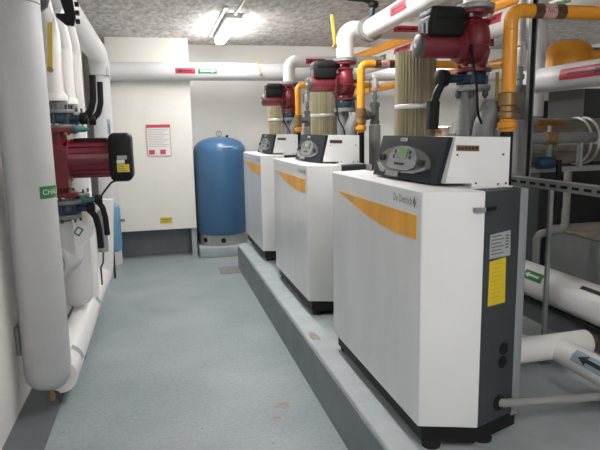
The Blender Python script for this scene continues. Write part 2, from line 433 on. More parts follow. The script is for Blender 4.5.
    be = MB(); nu, nv = 16, 6
    fr = [[be.bm.verts.new(bz(i/nu, j/nv)) for j in range(nv+1)] for i in range(nu+1)]
    bk = [[be.bm.verts.new(bz(i/nu, j/nv) - V((0,0,0)) + V((.028,0,.001 if j == 0 else -.001))) for j in (0, nv)] for i in range(nu+1)]
    for i in range(nu):
        for j in range(nv): be.face([fr[i][j], fr[i+1][j], fr[i+1][j+1], fr[i][j+1]], True)
        be.face([fr[i][0], bk[i][0], bk[i+1][0], fr[i+1][0]]); be.face([fr[i][nv], fr[i+1][nv], bk[i+1][1], bk[i][1]])
        be.face([bk[i][0], bk[i][1], bk[i+1][1], bk[i+1][0]])
    be.face([f for f in fr[0]] + [bk[0][1], bk[0][0]]); be.face([f for f in fr[nu]][::-1] + [bk[nu][0], bk[nu][1]])
    part('bezel', be, 'bezel', ho, 'charcoal sloping bezel', **L)
    def ell(cu, cv, ru, rv, a0, a1, n=24, off=.002): return [bz(cu+ru*math.cos(a0+(a1-a0)*k/n), cv+rv*math.sin(a0+(a1-a0)*k/n), off) for k in range(n+1)]
    def strip(mb, A, B):
        va = [mb.bm.verts.new(p) for p in A]; vb = [mb.bm.verts.new(p) for p in B]
        for i in range(len(A)-1): mb.face([va[i], va[i+1], vb[i+1], vb[i]])
    def patch(u0, u1, v0, v1, off, n=6, th=.004):
        mb = MB(); A = [bz(u0+(u1-u0)*k/n, v0, off) for k in range(n+1)]; B = [bz(u0+(u1-u0)*k/n, v1, off) for k in range(n+1)]
        mb.prism(A+B[::-1], -nrm*th); return mb
    ar = MB(); strip(ar, ell(.455,.40,.47,.46,PI*1.02,-.02*PI), ell(.46,.35,.43,.415,PI*1.02,-.02*PI))
    part('arch_trim', ar, 'black', ho, 'black arched trim', **L)
    dial = MB(); strip(dial, ell(.46,.35,.43,.415,PI*1.0,0,off=.001), ell(.46,.33,.43,-.19,PI*1.0,0,off=.001))
    part('instrument_panel', dial, 'bezellite', ho, 'dark grey instrument panel', **L)
    cp = MB(); A = [(.22,.28),(.30,.22),(.45,.19),(.58,.20),(.66,.28),(.67,.52),(.62,.66),(.52,.75),(.40,.76),(.30,.70),(.23,.55)]
    cp.prism([bz(u+.03, v, .0015) for u, v in A], nrm*.006)
    part('button_panel', cp, 'silver', ho, 'silver button panel', **L)
    part('screen', patch(.415,.56,.47,.70,.0095), 'screen', ho, 'green lit display', **L)
    for u, v in ((.365,.62),(.355,.50),(.60,.62),(.61,.50)):
        bt = MB().prism([bz(u-.008,v-.04,.008),bz(u+.008,v-.04,.008),bz(u+.008,v+.04,.008),bz(u-.008,v+.04,.008)], nrm*.003)
        part('button', bt, 'bezel', ho, **L)
    part('slot', patch(.39,.54,.31,.365,.0088), 'black', ho, **L)
    for u in (.095,.16): part('knob', MB().cyl(bz(u,.46,.001), bz(u,.46,.010), .016, 16, .003), 'bezel', ho, **L)
    part('rocker_switch', patch(.735,.80,.33,.47,.006), 'black', ho, **L)
    wl = MB().prism([bz(u,v,.001) for u, v in ((.06,.30),(.085,.32),(.25,.16),(.24,.10),(.16,.12))], nrm*.008)
    wr = MB().prism([bz(u,v,.001) for u, v in ((.52,.13),(.54,.17),(.72,.22),(.86,.32),(.84,.25),(.70,.15))], nrm*.008)
    part('grip', wl, 'silver', ho, **L); part('grip', wr, 'silver', ho, **L)
    part('lower_badge', patch(.27,.49,.03,.16,.008), 'silver', ho, 'silver badge', **L)
    part('upper_badge', patch(.385,.485,.87,.94,.0045), 'labelwhite', ho, 'white badge', **L)
    bt = MB()
    for k in range(4): bt.prism([bz(.395+k*.022,.885,.005),bz(.410+k*.022,.885,.005),bz(.410+k*.022,.925,.005),bz(.395+k*.022,.925,.005)], nrm*.0006)
    part('badge_marks', bt, 'bezellite', ho, **L)
    # flat top trim behind the housing
    part('top_cover', MB().box(.23, .42, -.54, .54, zt-.004, zt+.002), 'boiler', t, **L)
    return t
b1 = boiler()
b2 = dup(b1, (.985, 4.42, .29), 'middle of the three white boilers with amber stripe')
b3 = dup(b1, (.98, 6.24, .29), 'farthest white boiler, next to the blue tank')

# ------------------------------------------------------------------ circulator pumps over the boilers (local: flow axis z, motor towards -x)
def flange_ring(z0, z1, r, c=(0,0)): return MB().lathe((c[0],c[1],z0), (0,0,1), [(r-.006,0),(r,.004),(r,z1-z0-.004),(r-.006,z1-z0)], 28)
def circulator():
    L = dict(local=True)
    t = thing('circulator_pump', 'red circulator pump nearest the camera, its black terminal box at top', 'pump', (1.57, 2.70, 1.87), 'red circulator pumps over the boilers')
    v = MB()
    v.lathe((-.075,0,.155), (1,0,0), [(.05,0),(.085,.006),(.112,.022),(.12,.05),(.118,.075),(.105,.10),(.07,.122),(.035,.13),(.0,.132)], 36)
    v.tube([(0,0,.015),(.03,0,.06),(.045,0,.12)], .042, 18, .05)
    v.tube([(0,0,.30),(-.012,0,.25),(-.02,0,.19)], .042, 18, .05)
    for a in range(6):
        an = a*PI/3+.3; v.obox((-.02+.0, math.cos(an)*.10, .155+math.sin(an)*.10), (1,0,0), (0,math.cos(an),math.sin(an)), (0,-math.sin(an),math.cos(an)), .055, .028, .004)
    v.cyl((.05,0,.15), (.098,-.01,.15), .016, 14); v.cyl((.03,0,.21), (.05,-.005,.225), .014, 12)
    part('volute', v, 'red', t, **L)
    m = MB(); m.lathe((-.075,0,.128), (-1,0,0), [(.085,0),(.085,.02),(.060,.03),(.060,.205),(.056,.22)], 30)
    part('motor', m, 'red', t, **L)
    ec = MB(); ec.lathe((-.293,0,.128), (-1,0,0), [(.060,0),(.058,.012),(.048,.02),(.02,.024),(0,.024)], 28)
    eo = part('motor_end_cap', ec, 'capgrey', t, 'grey motor end cap', **L)
    part('vent_plug', MB().cyl((-.315,0,.128), (-.322,0,.128), .010, 16), 'labelwhite', eo, 'white vent plug', **L)
    tb = MB(); tb.box(-.278,-.09,-.075,.075,.165,.27,.02,3)
    to = part('terminal_box', tb, 'black', t, 'black terminal box', **L)
    part('box_cover', MB().box(-.275,-.085,-.082,.082,.23,.308,.034,4), 'black' , to, **L)
    for k in range(2): part('vent_rib', MB().box(-.281,-.27,-.05+k*.045,-.035+k*.045,.18,.235), 'silver', to, **L)
    for z0, z1, n in ((0,.022,1),(.278,.30,1)):
        fo = part('flange', flange_ring(z0, z1, .088), 'red', t, **L)
        for k in range(4):
            a = PI/4+k*PI/2; c = (.07*math.cos(a), .07*math.sin(a))
            part('bolt', MB().lathe((c[0],c[1],z0-.016), (0,0,1), [(.011,0),(.011,z1-z0+.03)], 6, smooth=False), 'flange', fo, **L)
    return t
p1 = circulator()
p2 = dup(p1, (1.49, 4.52, 1.83), 'middle red circulator pump, under the white pipe elbow')
p3 = dup(p1, (1.445, 6.34, 1.80), 'farthest red circulator pump, before the back wall pipe')

# pump connections under each pump (local to the pump root)
def underset(px_, py_, pz_, label, lever):
    z0 = 1.362
    t = thing('valve_assembly', label, 'valve', (px_, py_, z0), 'valves under the boiler pumps')
    part('valve_body', MB().lathe((px_,py_,pz_-.058), (0,0,1), [(.075,0),(.08,.006),(.08,.05),(.075,.056)], 28), 'blue', t, 'blue butterfly valve body')
    f1 = MB().lathe((px_,py_,pz_-.09), (0,0,1), [(.088,0),(.092,.004),(.092,.028),(.06,.032)], 28)
    part('lower_flange', f1, 'flange', t, 'grey steel flange')
    part('base_flange', MB().lathe((px_,py_,z0), (0,0,1), [(.06,0),(.06,.03),(.05,.034)], 24), 'iron', t)
    part('boiler_connection', MB().tube([(px_-.02,py_,z0+.01),(px_-.02,py_,1.12),(1.462,py_,1.12)], .045, 20, .05), 'iron', t)
    for k in range(6):
        st = MB()
        a = k*PI/3; c = (px_+.077*math.cos(a), py_+.077*math.sin(a))
        st.lathe((c[0],c[1],pz_-.125), (0,0,1), [(.008,0),(.008,.165)], 8)
        st.lathe((c[0],c[1],pz_-.115), (0,0,1), [(.014,0),(.014,.018)], 6, smooth=False)
        part('stud', st, 'darkiron', t)
    body = MB().cyl((px_-.02,py_,z0+.02), (px_-.02,py_,pz_-.08), .048, 24)
    part('riser_tube', body, 'iron', t)
    ys = MB(); ax, ay = px_+.004, py_-.115
    ys.lathe((ax,ay,z0), (0,0,1), [(.058,0),(.058,.07),(.056,.08),(.056,.12),(.068,.125),(.068,.16),(.058,.165),(.056,.20)], 22)
    ys.tube([(ax,ay,z0+.19),(ax+.005,ay,z0+.24),(ax+.05,ay,z0+.34)], .054, 18, .06)
    ys.lathe((ax+.04,ay,z0+.32), (.45,0,.9), [(.05,0),(.054,.01),(.05,.035),(.03,.045)], 18)
    ys.cyl((ax,ay,z0+.12), (px_-.02,py_,z0+.12), .04, 16)
    part('strainer', ys, 'iron', t)
    part('foot_flange', MB().lathe((ax,ay,z0-.045), (0,0,1), [(.065,0),(.065,.05)], 24), 'black', t)
    part('yellow_tag_rod', MB().box(px_+.10,px_+.116,py_-.06,py_-.055,pz_-.14,pz_+.0), 'yellow', t, 'thin yellow rod')
    if lever:
        nk = MB().cyl((px_-.07,py_-.02,pz_-.03), (px_-.17,py_-.035,pz_-.03), .022, 16)
        part('valve_neck', nk, 'blue', t)
        hd = MB(); hd.lathe((px_-.165,py_-.05,pz_-.03), (-1,-.2,0), [(.03,0),(.042,.012),(.042,.05),(.03,.06)], 20)
        hd.tube([(px_-.19,py_-.06,pz_-.04),(px_-.225,py_-.065,pz_-.10),(px_-.245,py_-.07,pz_-.15),(px_-.255,py_-.07,pz_-.27)], .02, 12, .03)
        hd.obox((px_-.25,py_-.07,pz_-.21), (1,0,0), (0,1,0), (.04,0,1), .026, .018, .068)
        part('lever_handle', hd, 'black', t, 'black lever handle')
underset(1.575, 2.72, 1.87, 'grey strainer and blue valve with hanging black lever under nearest pump', True)
underset(1.49, 4.53, 1.83, 'grey strainer and valve under the middle red pump', False)
underset(1.445, 6.35, 1.80, 'grey strainer and valve under the farthest red pump', False)

# control cables from pump to boiler
def cable(pts, label, r=.006): 
    c = pts[0]; solo('pump_cable', MB().tube(pts, r, 8, .06, seg=5), 'rubber', label, 'cable', c, 'cables of the boiler pumps')
cable([(1.50,2.62,2.0),(1.50,2.55,1.82),(1.52,2.56,1.66),(1.56,2.58,1.60),(1.585,2.60,1.54),(1.585,2.62,1.40)], 'black cable looping down from the nearest red pump')
cable([(1.40,4.44,2.0),(1.37,4.38,1.80),(1.385,4.38,1.68),(1.43,4.38,1.60),(1.46,4.40,1.46)], 'black cable hanging from the middle red pump')
cable([(1.36,6.26,2.0),(1.33,6.20,1.80),(1.35,6.2,1.68),(1.40,6.2,1.60),(1.43,6.22,1.46)], 'black cable hanging from the farthest red pump')

# ------------------------------------------------------------------ pipes with labels
def pipe(name, label, pts, r, m, fillet=0, group=None, n=28, seg=10, cat='pipe'):
    loc = V(pts[0]); t = thing(name, label, cat, loc, group)
    part('jacket', MB().tube(pts, r, n, fillet, seg=seg), m, t)
    return t
def arrow_label(t, p, axis, up, r, L, W, col, kind='arrow', txt=None, off=.002, flip=1, ink='labelblack'):
    lo = part('pipe_label', MB().wraprect(p, axis, up, r, -L/2, L/2, -W/2, W/2, off), col, t, {'labelred':'red','labelgreen':'green','labelblue':'blue'}[col]+' pipe label')
    mk = MB()
    if kind == 'arrow':
        mk.wraprect(p, axis, up, r, -L*.33, L*.33, -W*.10, W*.10, off+.0015, 4)
        for k in range(4):
            a0, a1 = L*.20+k*L*.05, L*.20+(k+1)*L*.05; w = W*.26*(1-k/4)
            mk.wraprect(p, axis, up, r, flip*a0, flip*a1, -w, w, off+.0015, 3)
        if kind == 'arrow' and L > .2:
            for k in range(3): mk.wraprect(p, axis, up, r, -L*.36, -L*.22, -W*.16+k*W*.13, -W*.08+k*W*.13, off+.0015, 2)
        part('arrow', mk, ink, lo)
    else:
        mk.text(txt, W*.72, (0,0,0), (1,0,0), (0,1,0), wrap=(p, V(axis)*flip, up, r), off=off+.0015)
        part('lettering', mk, ink, lo)
    return lo

# pipes from the pump tops
pp = pipe('boiler_flow_pipe', 'white insulated pipe bending from the middle red pump under the ceiling', [(1.49,4.52,2.155),(1.49,4.52,2.38),(2.52,4.52,2.38)], .068, 'pipewhite', .085, 'insulated pipes rising from the boiler pumps')
arrow_label(pp, (1.985,4.52,2.38), (1,0,0), (-.25,-1,.05), .068, .22, .05, 'labelred')
pp = pipe('boiler_flow_pipe', 'grey insulated pipe bending from the farthest red pump before the back wall', [(1.445,6.34,2.125),(1.445,6.34,2.345),(2.52,6.34,2.345)], .064, 'pipegrey', .085, 'insulated pipes rising from the boiler pumps')
arrow_label(pp, (1.73,6.34,2.345), (1,0,0), (-.25,-1,-.05), .064, .22, .055, 'labelred')
pp = pipe('boiler_flow_pipe', 'white insulated pipe rising from the nearest red pump, hardly in view', [(1.57,2.70,2.205),(1.57,2.70,2.34),(1.64,2.70,2.41)], .060, 'pipewhite', .05, 'insulated pipes rising from the boiler pumps')
for (x, y, z, l) in ((1.57,2.70,2.17,'nearest'),(1.49,4.52,2.13,'middle'),(1.445,6.34,2.10,'farthest')):
    solo('pipe_flange', MB().lathe((x,y,z), (0,0,1), [(.088,0),(.095,.004),(.095,.024),(.07,.032)], 28), 'flange', 'grey steel flange on top of the %s red pump' % l, 'flange', (x,y,z), 'flanges over the pumps')
# header that comes forward under the ceiling from a butterfly valve
A = V((1.66,4.38,2.37)); C2 = V((1.690,1.2,2.475))
hp = pipe('header_pipe', 'thick white insulated pipe running under the ceiling toward the camera', [A, C2], .073, 'pipewhite', 0)
dr = (C2-A).normalized()
arrow_label(hp, A+dr*.66, dr, (-1,-.35,-.05), .073, .26, .062, 'labelred', flip=-1)
vt = thing('butterfly_valve', 'grey butterfly valve with black lever at the end of thick white pipe', 'valve', A-V((0,.03,0)))
for k in range(2): part('flange', MB().lathe(A-dr*(.02+.045*(1-k)), dr, [(.07,0),(.096,.003),(.096,.024),(.07,.027)], 28), 'flange', vt)
part('neck', MB().cyl(A+V((-.005,-.02,.09)), A+V((.0,-.03,.15)), .02, 14), 'blue', vt)
lv = MB().lathe(A+V((.0,-.03,.145)), (.1,-.1,1), [(.03,0),(.04,.01),(.04,.04),(.03,.05)], 16)
lv.tube([A+V((0,-.03,.18)), A+V((-.07,-.03,.205)), A+V((-.2,-.03,.21))], .022, 12, .05)
part('lever', lv, 'black', vt, 'black lever')

# back-wall pipe : runs right along the back wall, bends into the left header
bp_ = pipe('back_pipe', 'long grey insulated pipe running along the back wall', [(-.50,7.40,2.335),(5.4,7.40,2.335)], .108, 'pipegrey', 0)
part('end_bend', MB().lathe((-.50,7.40,2.335), (-1,0,0), [(.108,0),(.118,.004),(.118,.03),(.09,.06)], 28), 'pipewhite', bp_)
arrow_label(bp_, (.375,7.40,2.335), (1,0,0), (-.05,-1,0), .108, .24, .065, 'labelred', flip=-1)
arrow_label(bp_, (.64,7.40,2.335), (1,0,0), (-.05,-1,0), .108, .235, .065, 'labelgreen', ink='labelwhite')
hl = pipe('left_header', 'thick grey insulated header under the left ceiling, bending down into the corner', [(-.62,3.66,2.52),(-.62,7.38,2.52),(-.62,7.38,0)], .112, 'pipegrey', .24, seg=14)
part('seam_band', MB().torus((-.62,7.30,2.27), (0,0,1), .113, .006, 32, 6), 'iron', hl)
part('flow_label', MB().wraprect((-.62,7.38,1.68), (0,0,1), (.75,-1,0), .112, -.09, .09, -.022, .022, .002, 4), 'labelblue', hl, 'light blue label')
part('flow_arrow', MB().wraprect((-.62,7.38,1.66), (0,0,1), (.75,-1,0), .112, -.06, .06, -.006, .006, .0035, 2), 'labelblack', hl)
def lever_yellow(p, q, label, foot=None, w=.012):
    t = thing('lever_handle', label, 'lever', p)
    p, q = V(p), V(q); d = (q-p).normalized()
    mb = MB().obox((p+q)/2, d.cross(V((0,1,0))), (0,1,0), d, w, .005, (q-p).length/2)
    part('blade', mb, 'yellow', t)
    part('hub', MB().cyl(p+V((0,.03,0)), p-V((0,.01,0)), .016, 12), 'brass', t)
lever_yellow((1.30,7.27,2.29), (1.245,7.27,2.49), 'yellow valve lever on the back wall pipe beside farthest elbow', w=.006)
lever_yellow((1.375,4.42,2.235), (1.35,4.42,2.47), 'yellow valve lever left of the white elbow of middle pump', w=.011)

# y-direction headers on the far side of the boilers
wh = pipe('return_header', 'white insulated header behind the nearest pump with red and green labels', [(2.62,7.29,2.385),(2.62,.8,2.385)], .097, 'pipewhite', 0)
arrow_label(wh, (2.62,4.17,2.385), (0,1,0), (-1,-.2,.2), .097, .40, .07, 'labelred')
arrow_label(wh, (2.62,6.42,2.385), (0,1,0), (-1,-.2,.0), .097, .42, .075, 'labelgreen', ink='labelwhite')
arrow_label(wh, (2.62,5.78,2.385), (0,1,0), (-1,-.1,.35), .097, .42, .07, 'labelred')
arrow_label(wh, (2.62,3.40,2.385), (0,1,0), (-1,-.2,.0), .097, .36, .07, 'labelgreen', ink='labelwhite')
pipe('gas_header', 'long orange gas pipe along the top of the white header', [(2.62,8.0,2.535),(2.62,.8,2.535)], .048, 'gas', 0)
pipe('gas_line', 'thin orange gas pipe running behind the pumps below the white header', [(2.45,8.0,2.05),(2.45,3.75,2.05)], .036, 'gas', 0)

# gas drops to each boiler
def gas(x, y, r, label, zt, xe):
    t = thing('gas_pipe', label, 'pipe', (x, y, 1.30), 'orange gas pipes to the boilers')
    part('pipe_run', MB().tube([(x,y,1.62),(x,y,zt),(xe,y,zt)], r, 20, .055, seg=8), 'gas', t)
    co = MB(); co.torus((x,y,zt-.09), (0,0,1), r, .003, 20, 6)
    part('weld_bead', co, 'gas', t)
    un = MB().lathe((x,y,1.635), (0,0,1), [(r+.004,0),(r+.012,.006),(r+.012,.03),(r+.004,.036),(r+.004,.06),(r+.012,.066),(r+.012,.12),(r+.003,.126)], 12, smooth=False)
    part('brass_union', un, 'brass', t, 'brass union')
    cp = MB().lathe((x,y,1.575), (0,0,1), [(r+.003,0),(r+.003,.015),(r+.016,.02),(r+.016,.045),(r+.002,.05),(r+.002,.066)], 8, smooth=False)
    part('coupling', cp, 'gas', t)
    part('gas_hose', MB().tube([(x,y,1.585),(x,y,1.22),(1.472,y,1.22)], r*.9, 18, .06), 'black', t, 'black lower tube')
    up = (-.3,-1,.0)
    part('tag_band', MB().wraprect((x+.195,y,zt), (1,0,0), up, r, -.085, .085, -r*1.5, r*1.5, .0015, 14), 'gasdark', t, 'brown tag band')
    part('tag_centre', MB().wraprect((x+.19,y,zt), (1,0,0), up, r, -.032, .036, -r*1.5, r*1.5, .003, 14), 'gaspink', t, 'pink tag centre')
    part('lettering', MB().text('GAZ NATUREL', .034, (0,0,0), (1,0,0), (0,1,0), wrap=((x+.195,y,zt),(1,0,0),up,r), off=.0042, squeeze=.75), 'labelblack', t)
    return t
gas(1.642, 2.50, .033, 'nearest orange gas pipe with brass union, bending right', 2.135, 2.6)
gas(1.550, 4.32, .030, 'middle orange gas pipe bending right, left of the ribbed column', 2.095, 2.4)
gas(1.488, 6.14, .030, 'farthest orange gas pipe bending right above the boilers', 2.075, 2.4)

# grey stand pipes beside the gas pipes
def stand(x, y, label):
    t = thing('vent_standpipe', label, 'pipe', (x, y, .29), 'grey standpipes behind the boilers')
    part('lower_tube', MB().lathe((x,y,.29), (0,0,1), [(.048,0),(.048,1.34)], 24), 'standgrey', t)
    tee = MB().lathe((x,y,1.635), (0,0,1), [(.036,0),(.04,.01),(.04,.03),(.034,.035),(.034,.14),(.042,.145),(.042,.175),(.03,.18)], 22)
    tee.cyl((x,y,1.71), (x-.10,y-.05,1.71), .032, 18); tee.lathe((x-.08,y-.04,1.71), (-2,-1,0), [(.04,0),(.04,.025)], 18)
    tee.tube([(x-.10,y-.05,1.71),(x-.15,y-.075,1.71),(x-.165,y-.085,1.62)], .034, 16, .04)
    part('tee_fitting', tee, 'iron', t, 'dark grey tee fitting')
    part('valve_stem', MB().lathe((x,y,1.80), (0,0,1), [(.016,0),(.016,.04),(.024,.045),(.024,.07),(.016,.075),(.016,.12)], 14), 'flange', t)
    part('air_vent', MB().lathe((x,y,1.91), (0,0,1), [(.018,0),(.024,.006),(.024,.08),(.018,.09),(.014,.10),(.024,.105),(.024,.125),(.0,.13)], 18), 'pipewhite', t, 'white air vent')
    part('red_tag', MB().box(x-.055,x-.051,y-.03,y-.01,1.90,2.0), 'gasdark', t)
    return t
s1 = stand(1.878, 2.76, 'grey standpipe with white vent right of the nearest gas pipe')
part('upper_tube', MB().cyl((1.878,2.76,2.03), (1.878,2.76,H_C), .02, 16), 'pipegrey', s1)
stand(1.765, 4.58, 'grey standpipe with white vent right of the middle gas pipe')
stand(1.66, 6.40, 'grey standpipe with white vent right of the farthest gas pipe')

# ribbed beige columns behind the boilers
def column(x, y, label, zt=2.055):
    t = thing('flue_column', label, 'column', (x, y, .29), 'ribbed beige columns behind the boilers')
    part('sleeve', MB().lathe((x,y,.29), (0,0,1), [(.115,0),(.115,zt-.29)], 152, 38, .009, smooth=False), 'ribbed', t)
    part('band', MB().lathe((x,y,1.715), (0,0,1), [(.1245,0),(.1265,.002),(.1265,.026),(.1245,.028)], 48), 'band', t, 'shiny steel band')
    return t
column(1.56, 3.36, 'nearest ribbed beige column with a steel band, behind the nearest control box')
column(1.50, 5.18, 'middle ribbed beige column with a steel band, beneath middle pump motor')
column(1.445, 7.0, 'farthest ribbed beige column with a steel band, near the back wall')

# foil wrapped flues behind the boilers
def foil_flue(pts, r, label, bands):
    t = thing('foil_flue', label, 'duct', pts[0], 'foil wrapped flues')
    part('foil_jacket', MB().tube(pts, r, 40, .15), 'foil', t)
    d = (V(pts[1])-V(pts[0])).normalized()
    for x in bands: part('clamp_band', MB().torus(V(pts[0])+d*x, d, r+.001, .008, 40, 6), 'band', t)
foil_flue([(1.80,3.25,1.50),(3.3,3.25,1.50)], .145, 'shiny foil wrapped flue pipe behind the nearest boiler', (.30, .84, .90))
foil_flue([(1.72,3.75,1.42),(3.1,4.0,1.42)], .19, 'crumpled foil flue seen between the nearest column and pump', (.3, .7))

# ------------------------------------------------------------------ blue expansion tank
t = thing('expansion_tank', 'tall blue cylindrical expansion tank on a low plinth at the back', 'tank', (.783, 7.655, .135))
cx, cy = .783, 7.655; R_ = .338
prof = [(.20,.14),(.29,.135),(.325,.155),(R_,.19),(R_,1.22),(R_-.012,1.275),(R_-.05,1.325),(R_-.12,1.365),(R_-.20,1.388),(.06,1.398),(0,1.40)]
part('shell', MB().lathe((cx,cy,.135), (0,0,1), prof, 48), 'tank', t)
part('base_ring', MB().lathe((cx,cy,.135), (0,0,1), [(.305,0),(.305,.145)], 48), 'tankring', t, 'grey steel base ring')
for dx in (-.26, .0):
    a = -PI/2 - .08 + (dx/.305 if dx else 0)
    part('ring_hole', MB().cyl((cx+.30*math.cos(a), cy+.30*math.sin(a), .208), (cx+.31*math.cos(a), cy+.31*math.sin(a), .208), .032, 20), 'black', t, 'black round hole')
lift = MB().torus((cx,cy-.02,1.575), (0,1,0), .036, .006, 24, 6); lift.cyl((cx,cy-.02,1.53), (cx,cy-.02,1.60), .006, 8)
part('lifting_eye', lift, 'flange', t)
part('valve_cap', MB().cyl((cx+.10,cy-.05,1.52), (cx+.10,cy-.05,1.555), .018, 12), 'black', t)
def arc_strip(a0, a1, z, h, r):
    mb = MB(); n = 8
    for k in range(n):
        p = [a0+(a1-a0)*(k+i)/n for i in (0,1)]
        mb.poly([(cx+r*math.cos(p[0]),cy+r*math.sin(p[0]),z),(cx+r*math.cos(p[1]),cy+r*math.sin(p[1]),z),(cx+r*math.cos(p[1]),cy+r*math.sin(p[1]),z+h),(cx+r*math.cos(p[0]),cy+r*math.sin(p[0]),z+h)])
    return mb
part('label_strip', arc_strip(-PI/2-.02, -PI/2+.42, 1.405, .012, R_+.0015), 'labelwhite', t, 'thin white label strip')
part('weld_seam', MB().torus((cx,cy,.135+.60), (0,0,1), R_, .002, 48, 6), 'tank', t)

# notice and sticker on the boxing
n = thing('wall_notice', 'framed safety notice with red print on the white boxing', 'notice', (.015, 7.498, 1.315))
nx0, nx1, nz0, nz1 = -.125, .157, 1.315, 1.698
part('sheet', MB().box(nx0,nx1,7.494,7.5,nz0,nz1), 'paper', n)
part('header_bar', MB().box(nx0,nx1,7.492,7.4938,nz1-.035,nz1), 'inkred', n, 'red header bar')
ln = MB()
for k in range(11):
    z = 1.64-k*.021; ln.box(nx0+.02, nx1-.02-.03*(k%3), 7.4925, 7.4938, z, z+.006)
part('text_lines', ln, 'ratinggrey', n)
bl = MB(); bl.box(nx0+.015,nx0+.085,7.492,7.4938,nz0+.02,nz0+.075); bl.box(nx0+.15,nx0+.22,7.492,7.4938,nz0+.02,nz0+.075)
part('red_boxes', bl, 'inkred', n)
fb = MB()
for a in ((nx0-.004,nx0,nz0,nz1),(nx1,nx1+.004,nz0,nz1),(nx0-.004,nx1+.004,nz0-.004,nz0),(nx0-.004,nx1+.004,nz1,nz1+.004)): fb.box(a[0],a[1],7.491,7.4995,a[2],a[3])
part('frame', fb, 'inkred', n)
n = thing('warning_sticker', 'small yellow warning sticker low on the white boxing', 'sticker', (.03, 7.498, .45))
part('sheet', MB().box(-.025,.125,7.496,7.5,.452,.53), 'yellowlabel', n)
ln = MB()
for k in range(2): ln.box(-.01+.02*k, .11-.025*k, 7.494, 7.4958, .498-k*.024, .507-k*.024)
part('text_lines', ln, 'inkgrey', n)

# ------------------------------------------------------------------ left wall : big grey pipe in the foreground
t = thing('drop_pipe', 'thick grey vertical pipe with rounded closed end, in the left foreground', 'pipe', (-.70, 3.52, .10))
bx, by, br = -.711, 3.52, .132
mb = MB().lathe((bx,by,.10), (0,0,1), [(0,0),(.05,.006),(.095,.028),(.122,.065),(br,.12),(br,2.195)], 44)
part('jacket', mb, 'pipebig', t)
part('upper_bend', MB().tube([(bx,by,2.295),(bx,by,2.50),(bx,by-.9,2.50)], br+.001, 40, .14), 'pipebig', t)
part('seam_band', MB().torus((bx,by,2.30), (0,0,1), br, .004, 40, 6), 'iron', t)
lo = part('pipe_label', MB().wraprect((bx,by,1.285), (0,0,1), (.196,-.98,0), br, -.034, .034, .042, .34, .002, 20), 'labelgreen', t, 'green pipe label')
def ring_text(txt, size, p, r, up, off):
    # letters that read around a vertical pipe
    mb = MB(); cu = MB(); cu.text(txt, size, (0,0,0), (1,0,0), (0,1,0))
    u = V(up).normalized(); sd = V((0,0,1)).cross(u)
    for v in cu.bm.verts:
        a = v.co.x/r; z = v.co.y; v.co = V(p)+(u*math.cos(a)+sd*math.sin(a))*(r+off)+V((0,0,z))
    return cu
part('lettering', ring_text('CHAUFFAGE', .042, (bx,by,1.285), br, (.985,-.05,0), .0035), 'labelwhite', lo)
part('drain_cock', MB().lathe((bx+.02,by-.05,.045), (0,0,1), [(.012,0),(.02,.006),(.02,.045),(.012,.07)], 12), 'brass', t, 'brass drain cock')
part('drain_lever', MB().tube([(bx+.025,by-.05,.10),(bx+.06,by-.06,.095),(bx+.066,by-.06,.035)], .006, 8, .015), 'darkiron', t)

# low return pipe along the left wall
lr = thing('floor_pipe', 'white insulated pipe running low along the left wall, bending up at its far end', 'pipe', (-.64, 3.2, 0))
part('jacket', MB().tube([(-.645,3.50,.17),(-.645,5.42,.17),(-.575,5.60,.32),(-.53,5.62,1.0)], .10, 32, .13), 'pipewhite', lr)
part('end_support', MB().box(-.70,-.59,4.2,4.26,0,.08), 'iron', lr)
part('pipe_label', MB().wraprect((-.645,4.95,.17), (0,1,0), (1,-.25,.55), .10, -.05, .05, -.03, .03, .002), 'labelblue', lr, 'small blue label')
tg = MB().wraprect((-.645,3.75,.17), (0,1,0), (.75,-.5,.5), .10, -.035, .035, -.06, .05, .003, 8); solo('pipe_tag', tg, 'ratinggrey', 'small grey tag on the low white pipe beside the thick grey pipe', 'tag', (-.56,3.75,.2))
# header under the ceiling on the left and the three risers
def riser(y, r, label, top, m='pipewhite', low=1.845):
    X = -.618
    t = thing('riser_pipe', label, 'pipe', (X, y, low), 'white risers on the left wall')
    part('jacket', MB().tube([(X,y,low),(X,y,top),(X-.01,y-.26,top+.20)], r, 28, .10), m, t)
    if low > 1: part('end_collar', MB().lathe((X,y,1.808), (0,0,1), [(r*.6,0),(r+.014,.003),(r+.014,.035),(r+.004,.05)], 28), m, t)
    part('flow_label', MB().wraprect((X,y,2.0), (0,0,1), (1,.1,0), r, -.11, .11, -.02, .02, .002, 6), 'gaspink', t, 'pink flow label')
    return t
riser(4.0, .062, 'nearest of three white risers above the left red pump', 2.22)
riser(4.5, .066, 'middle of three white risers above the left red pump', 2.22)
riser(5.0, .068, 'farthest of three white risers, reaching down past the left pump', 2.26, low=.27)
solo('pump_bypass', MB().cyl((-.60,4.5,1.185), (-.60,4.5,1.635), .05, 20), 'pipegrey', 'grey pipe behind the large red pump on the left', 'pipe', (-.60,4.5,1.185))
# lever on the nearest riser
lever_yellow((-.600,3.80,1.985), (-.578,3.80,2.255), 'long yellow valve lever beside the nearest white riser', w=.014)
